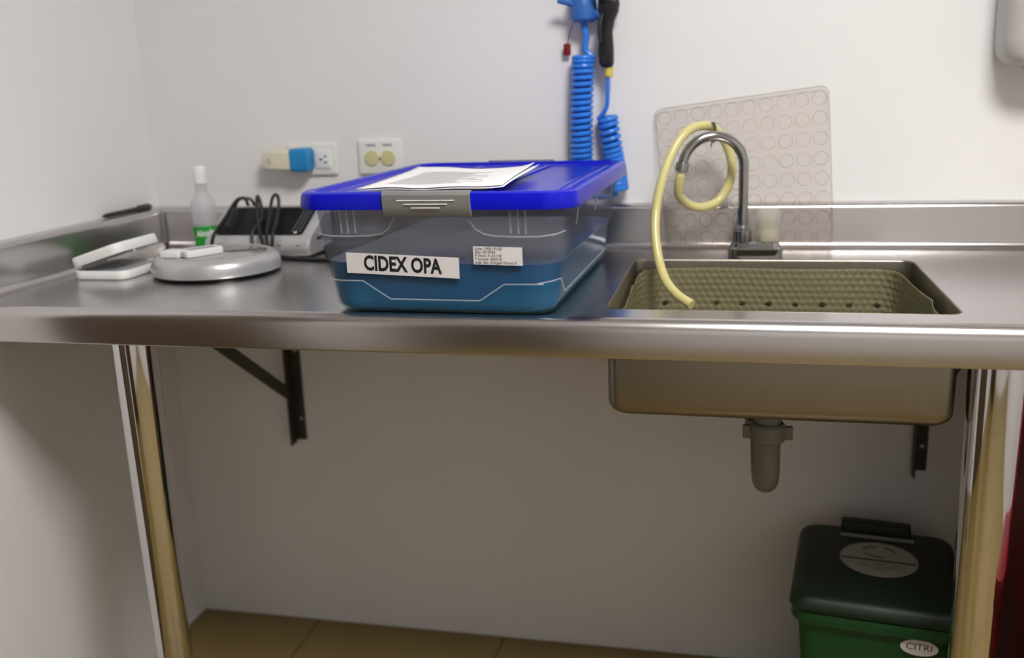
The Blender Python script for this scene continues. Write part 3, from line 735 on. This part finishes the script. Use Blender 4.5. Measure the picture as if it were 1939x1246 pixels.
obj('trigger', MB().tube([(-.010, -.014, .11), (-.014, -.020, .085), (-.012, -.020, .06)], .004, 8, sub=4), BLACK, GN)
obj('nozzle', MB().tube([(.0, .0, .128), (-.01, -.018, .14), (-.014, -.035, .15)], .007, 10), BLACK, GN)
VG = thing('blue_wall_valve', (.928, WY, 1.345), 'blue valve with red tag on the wall above the coiled hose', 'valve')
obj('valve_body', MB().lathe([(.020, -.02), (.024, -.016), (.026, .0), (.024, .03), (.020, .036)], 0, -.030, 24), BNOZ, VG)
obj('valve_lever', MB().tube([(0, -.03, .0), (-.02, -.045, .012), (-.045, -.047, .02)], .006, 10), BNOZ, VG)
obj('wall_stub', MB().tube([(0, -.001, 0), (0, -.02, 0)], .011, 14), SCREW, VG)
obj('outlet_arm', MB().tube([(.018, -.03, -.005), (.034, -.034, -.012), (.036, -.034, -.035)], .009, 12, sub=3), BNOZ, VG)
obj('red_tag', rslab(.007, .011, .003, 0, .002, .0006, 4).xf(Matrix.Translation((-.035, -.012, -.068)) @ Matrix.Rotation(PI/2, 4, 'X')), REDP, VG)
obj('tag_string', MB().tube([(-.018, -.03, -.018), (-.03, -.015, -.04), (-.035, -.013, -.06)], .0008, 6), REDP, VG)

# ------------------------------------------------------------------ grey dispenser at the wall's right
DP = thing('towel_dispenser', (1.775, WY, 1.215), 'grey plastic towel dispenser fixed to the wall above the worktop end', 'dispenser')
rg = [rr(.135-i, .055-i*.5, .03, 6, 0, -.058, z) for i, z in ((.03, 0), (.012, .008), (.003, .022), (0, .045), (0, .33), (.004, .345), (.02, .355))]
obj('cover', MB().loft(rg), DISP, DP, smooth=40)
obj('towel_slot', MB().box(-.09, .09, -.075, -.045, -.002, .003), BLACK, DP, smooth=0)

# ------------------------------------------------------------------ green bin
GB = thing('green_bin', (1.468, .402, 0), 'dark green waste bin with round white sticker on its lid under the sink', 'waste bin', math.radians(-7))
rg = [rr(a_, b_, r_, 6, 0, 0, z) for a_, b_, r_, z in ((.095, .105, .03, .001), (.100, .110, .03, .006), (.124, .140, .032, .316), (.124, .140, .032, .320))]
obj('bin_body', MB().loft(rg), GBIN, GB, smooth=40)
rg = [rr(a_, b_, r_, 6, 0, 0, z) for a_, b_, r_, z in ((.124, .140, .032, .3135), (.133, .149, .034, .3155), (.135, .151, .034, .320), (.133, .149, .034, .336), (.128, .144, .032, .3395))]
obj('bin_rim', MB().loft(rg), GBIN, GB, smooth=40)
rg = [rr(a_, b_, r_, 6, 0, yo, z) for a_, b_, r_, z, yo in ((.130, .146, .03, .3397, 0), (.136, .152, .03, .3405, 0), (.138, .154, .03, .344, 0), (.137, .153, .03, .350, 0), (.134, .150, .03, .3575, .001), (.130, .147, .03, .3625, .002), (.122, .140, .03, .3660, .003), (.112, .130, .03, .3675, .004))]
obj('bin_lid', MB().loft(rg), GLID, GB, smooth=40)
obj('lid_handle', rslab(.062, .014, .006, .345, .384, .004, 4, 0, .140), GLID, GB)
stk = obj('round_sticker', MB().lathe([(.066, .3677), (.066, .3683)], .005, .018, 40), SHADED_STK, GB)
obj('strip_sticker', MB().box(-.062, .066, .100, .113, .3677, .3683), GREYP, GB, smooth=0)
rb = MB()
for k0, k1 in ((.52, .95), (1.15, 1.62), (.02, .38)):
    rb.tube([(.005+.027*math.cos(PI*t), .046+.020*math.sin(PI*t), .3684) for t in [k0+(k1-k0)*k/10 for k in range(11)]], .0014, 6)
obj('ring_emblem', rb, GBIN, stk)
gb = MB().box(-.058, .068, .009, .015, .3683, .3687)
obj('green_band', gb, GBIN, stk, smooth=0)
for k_, (w_, y_) in enumerate(((.046, .001), (.050, -.006), (.043, -.013), (.012, -.022))):
    lt = text_mb('residuos ordinarios e inertes' if k_ < 3 else 'hospital', .0062, .02, sx=w_/.046 if k_ < 3 else 1.0)
    obj('sticker_print', lt.xf(Matrix.Translation((.005, y_, .3685))), GBIN, stk, smooth=0)
# oval sticker on the front of the body
Mf = frame((.070, -.1400, .2970), (1, 0, 0), (0, -.030, .31))
ov = MB(); ov.loft([[(.029*math.cos(2*PI*k/32), .0155*math.sin(2*PI*k/32), z_) for k in range(32)] for z_ in (-.0002, .0006)]); 
os_ = obj('oval_sticker', ov.xf(Mf), LABEL, GB)
obj('lettering', text_mb('CITRI', .018, .0, sx=.95).xf(Mf @ Matrix.Translation((0, .001, .0008))), INK, os_, smooth=0)

# ------------------------------------------------------------------ red bins at the worktop's end
RB = thing('tall_red_bin', (1.845, .43, 0), 'tall dark red waste bin standing against the back wall at the worktop end', 'waste bin')
rg = [rr(a_, b_, .03, 6, 0, 0, z) for a_, b_, z in ((.13, .14, .001), (.14, .15, .01), (.165, .175, .74), (.17, .18, .745), (.17, .18, .77))]
obj('bin_body', MB().loft(rg), REDP, RB, smooth=40)
rg = [rr(a_, b_, .03, 6, 0, 0, z) for a_, b_, z in ((.172, .182, .771), (.174, .184, .775), (.172, .182, .81), (.12, .13, .84))]
obj('bin_lid', MB().loft(rg), REDP, RB, smooth=40)
RS = thing('small_red_bin', (1.795, .115, 0), 'small red waste bin with blue sticker beside the chrome leg', 'waste bin')
rg = [rr(a_, b_, .03, 6, 0, 0, z) for a_, b_, z in ((.09, .09, .001), (.10, .10, .01), (.122, .122, .43), (.13, .128, .435), (.13, .128, .455))]
obj('bin_body', MB().loft(rg), REDP, RS, smooth=40)
rg = [rr(a_, b_, .03, 6, 0, 0, z) for a_, b_, z in ((.131, .129, .4555), (.133, .131, .46), (.128, .126, .485), (.09, .09, .50))]
obj('bin_lid', MB().loft(rg), REDP, RS, smooth=40)
Mf = frame((-.06, -.1155, .33), (1, 0, 0), (0, -.022, .42))
obj('blue_sticker', MB().box(-.03, .03, -.03, .03, -.0005, .0008).xf(Mf), BLUEP, RS, smooth=0)
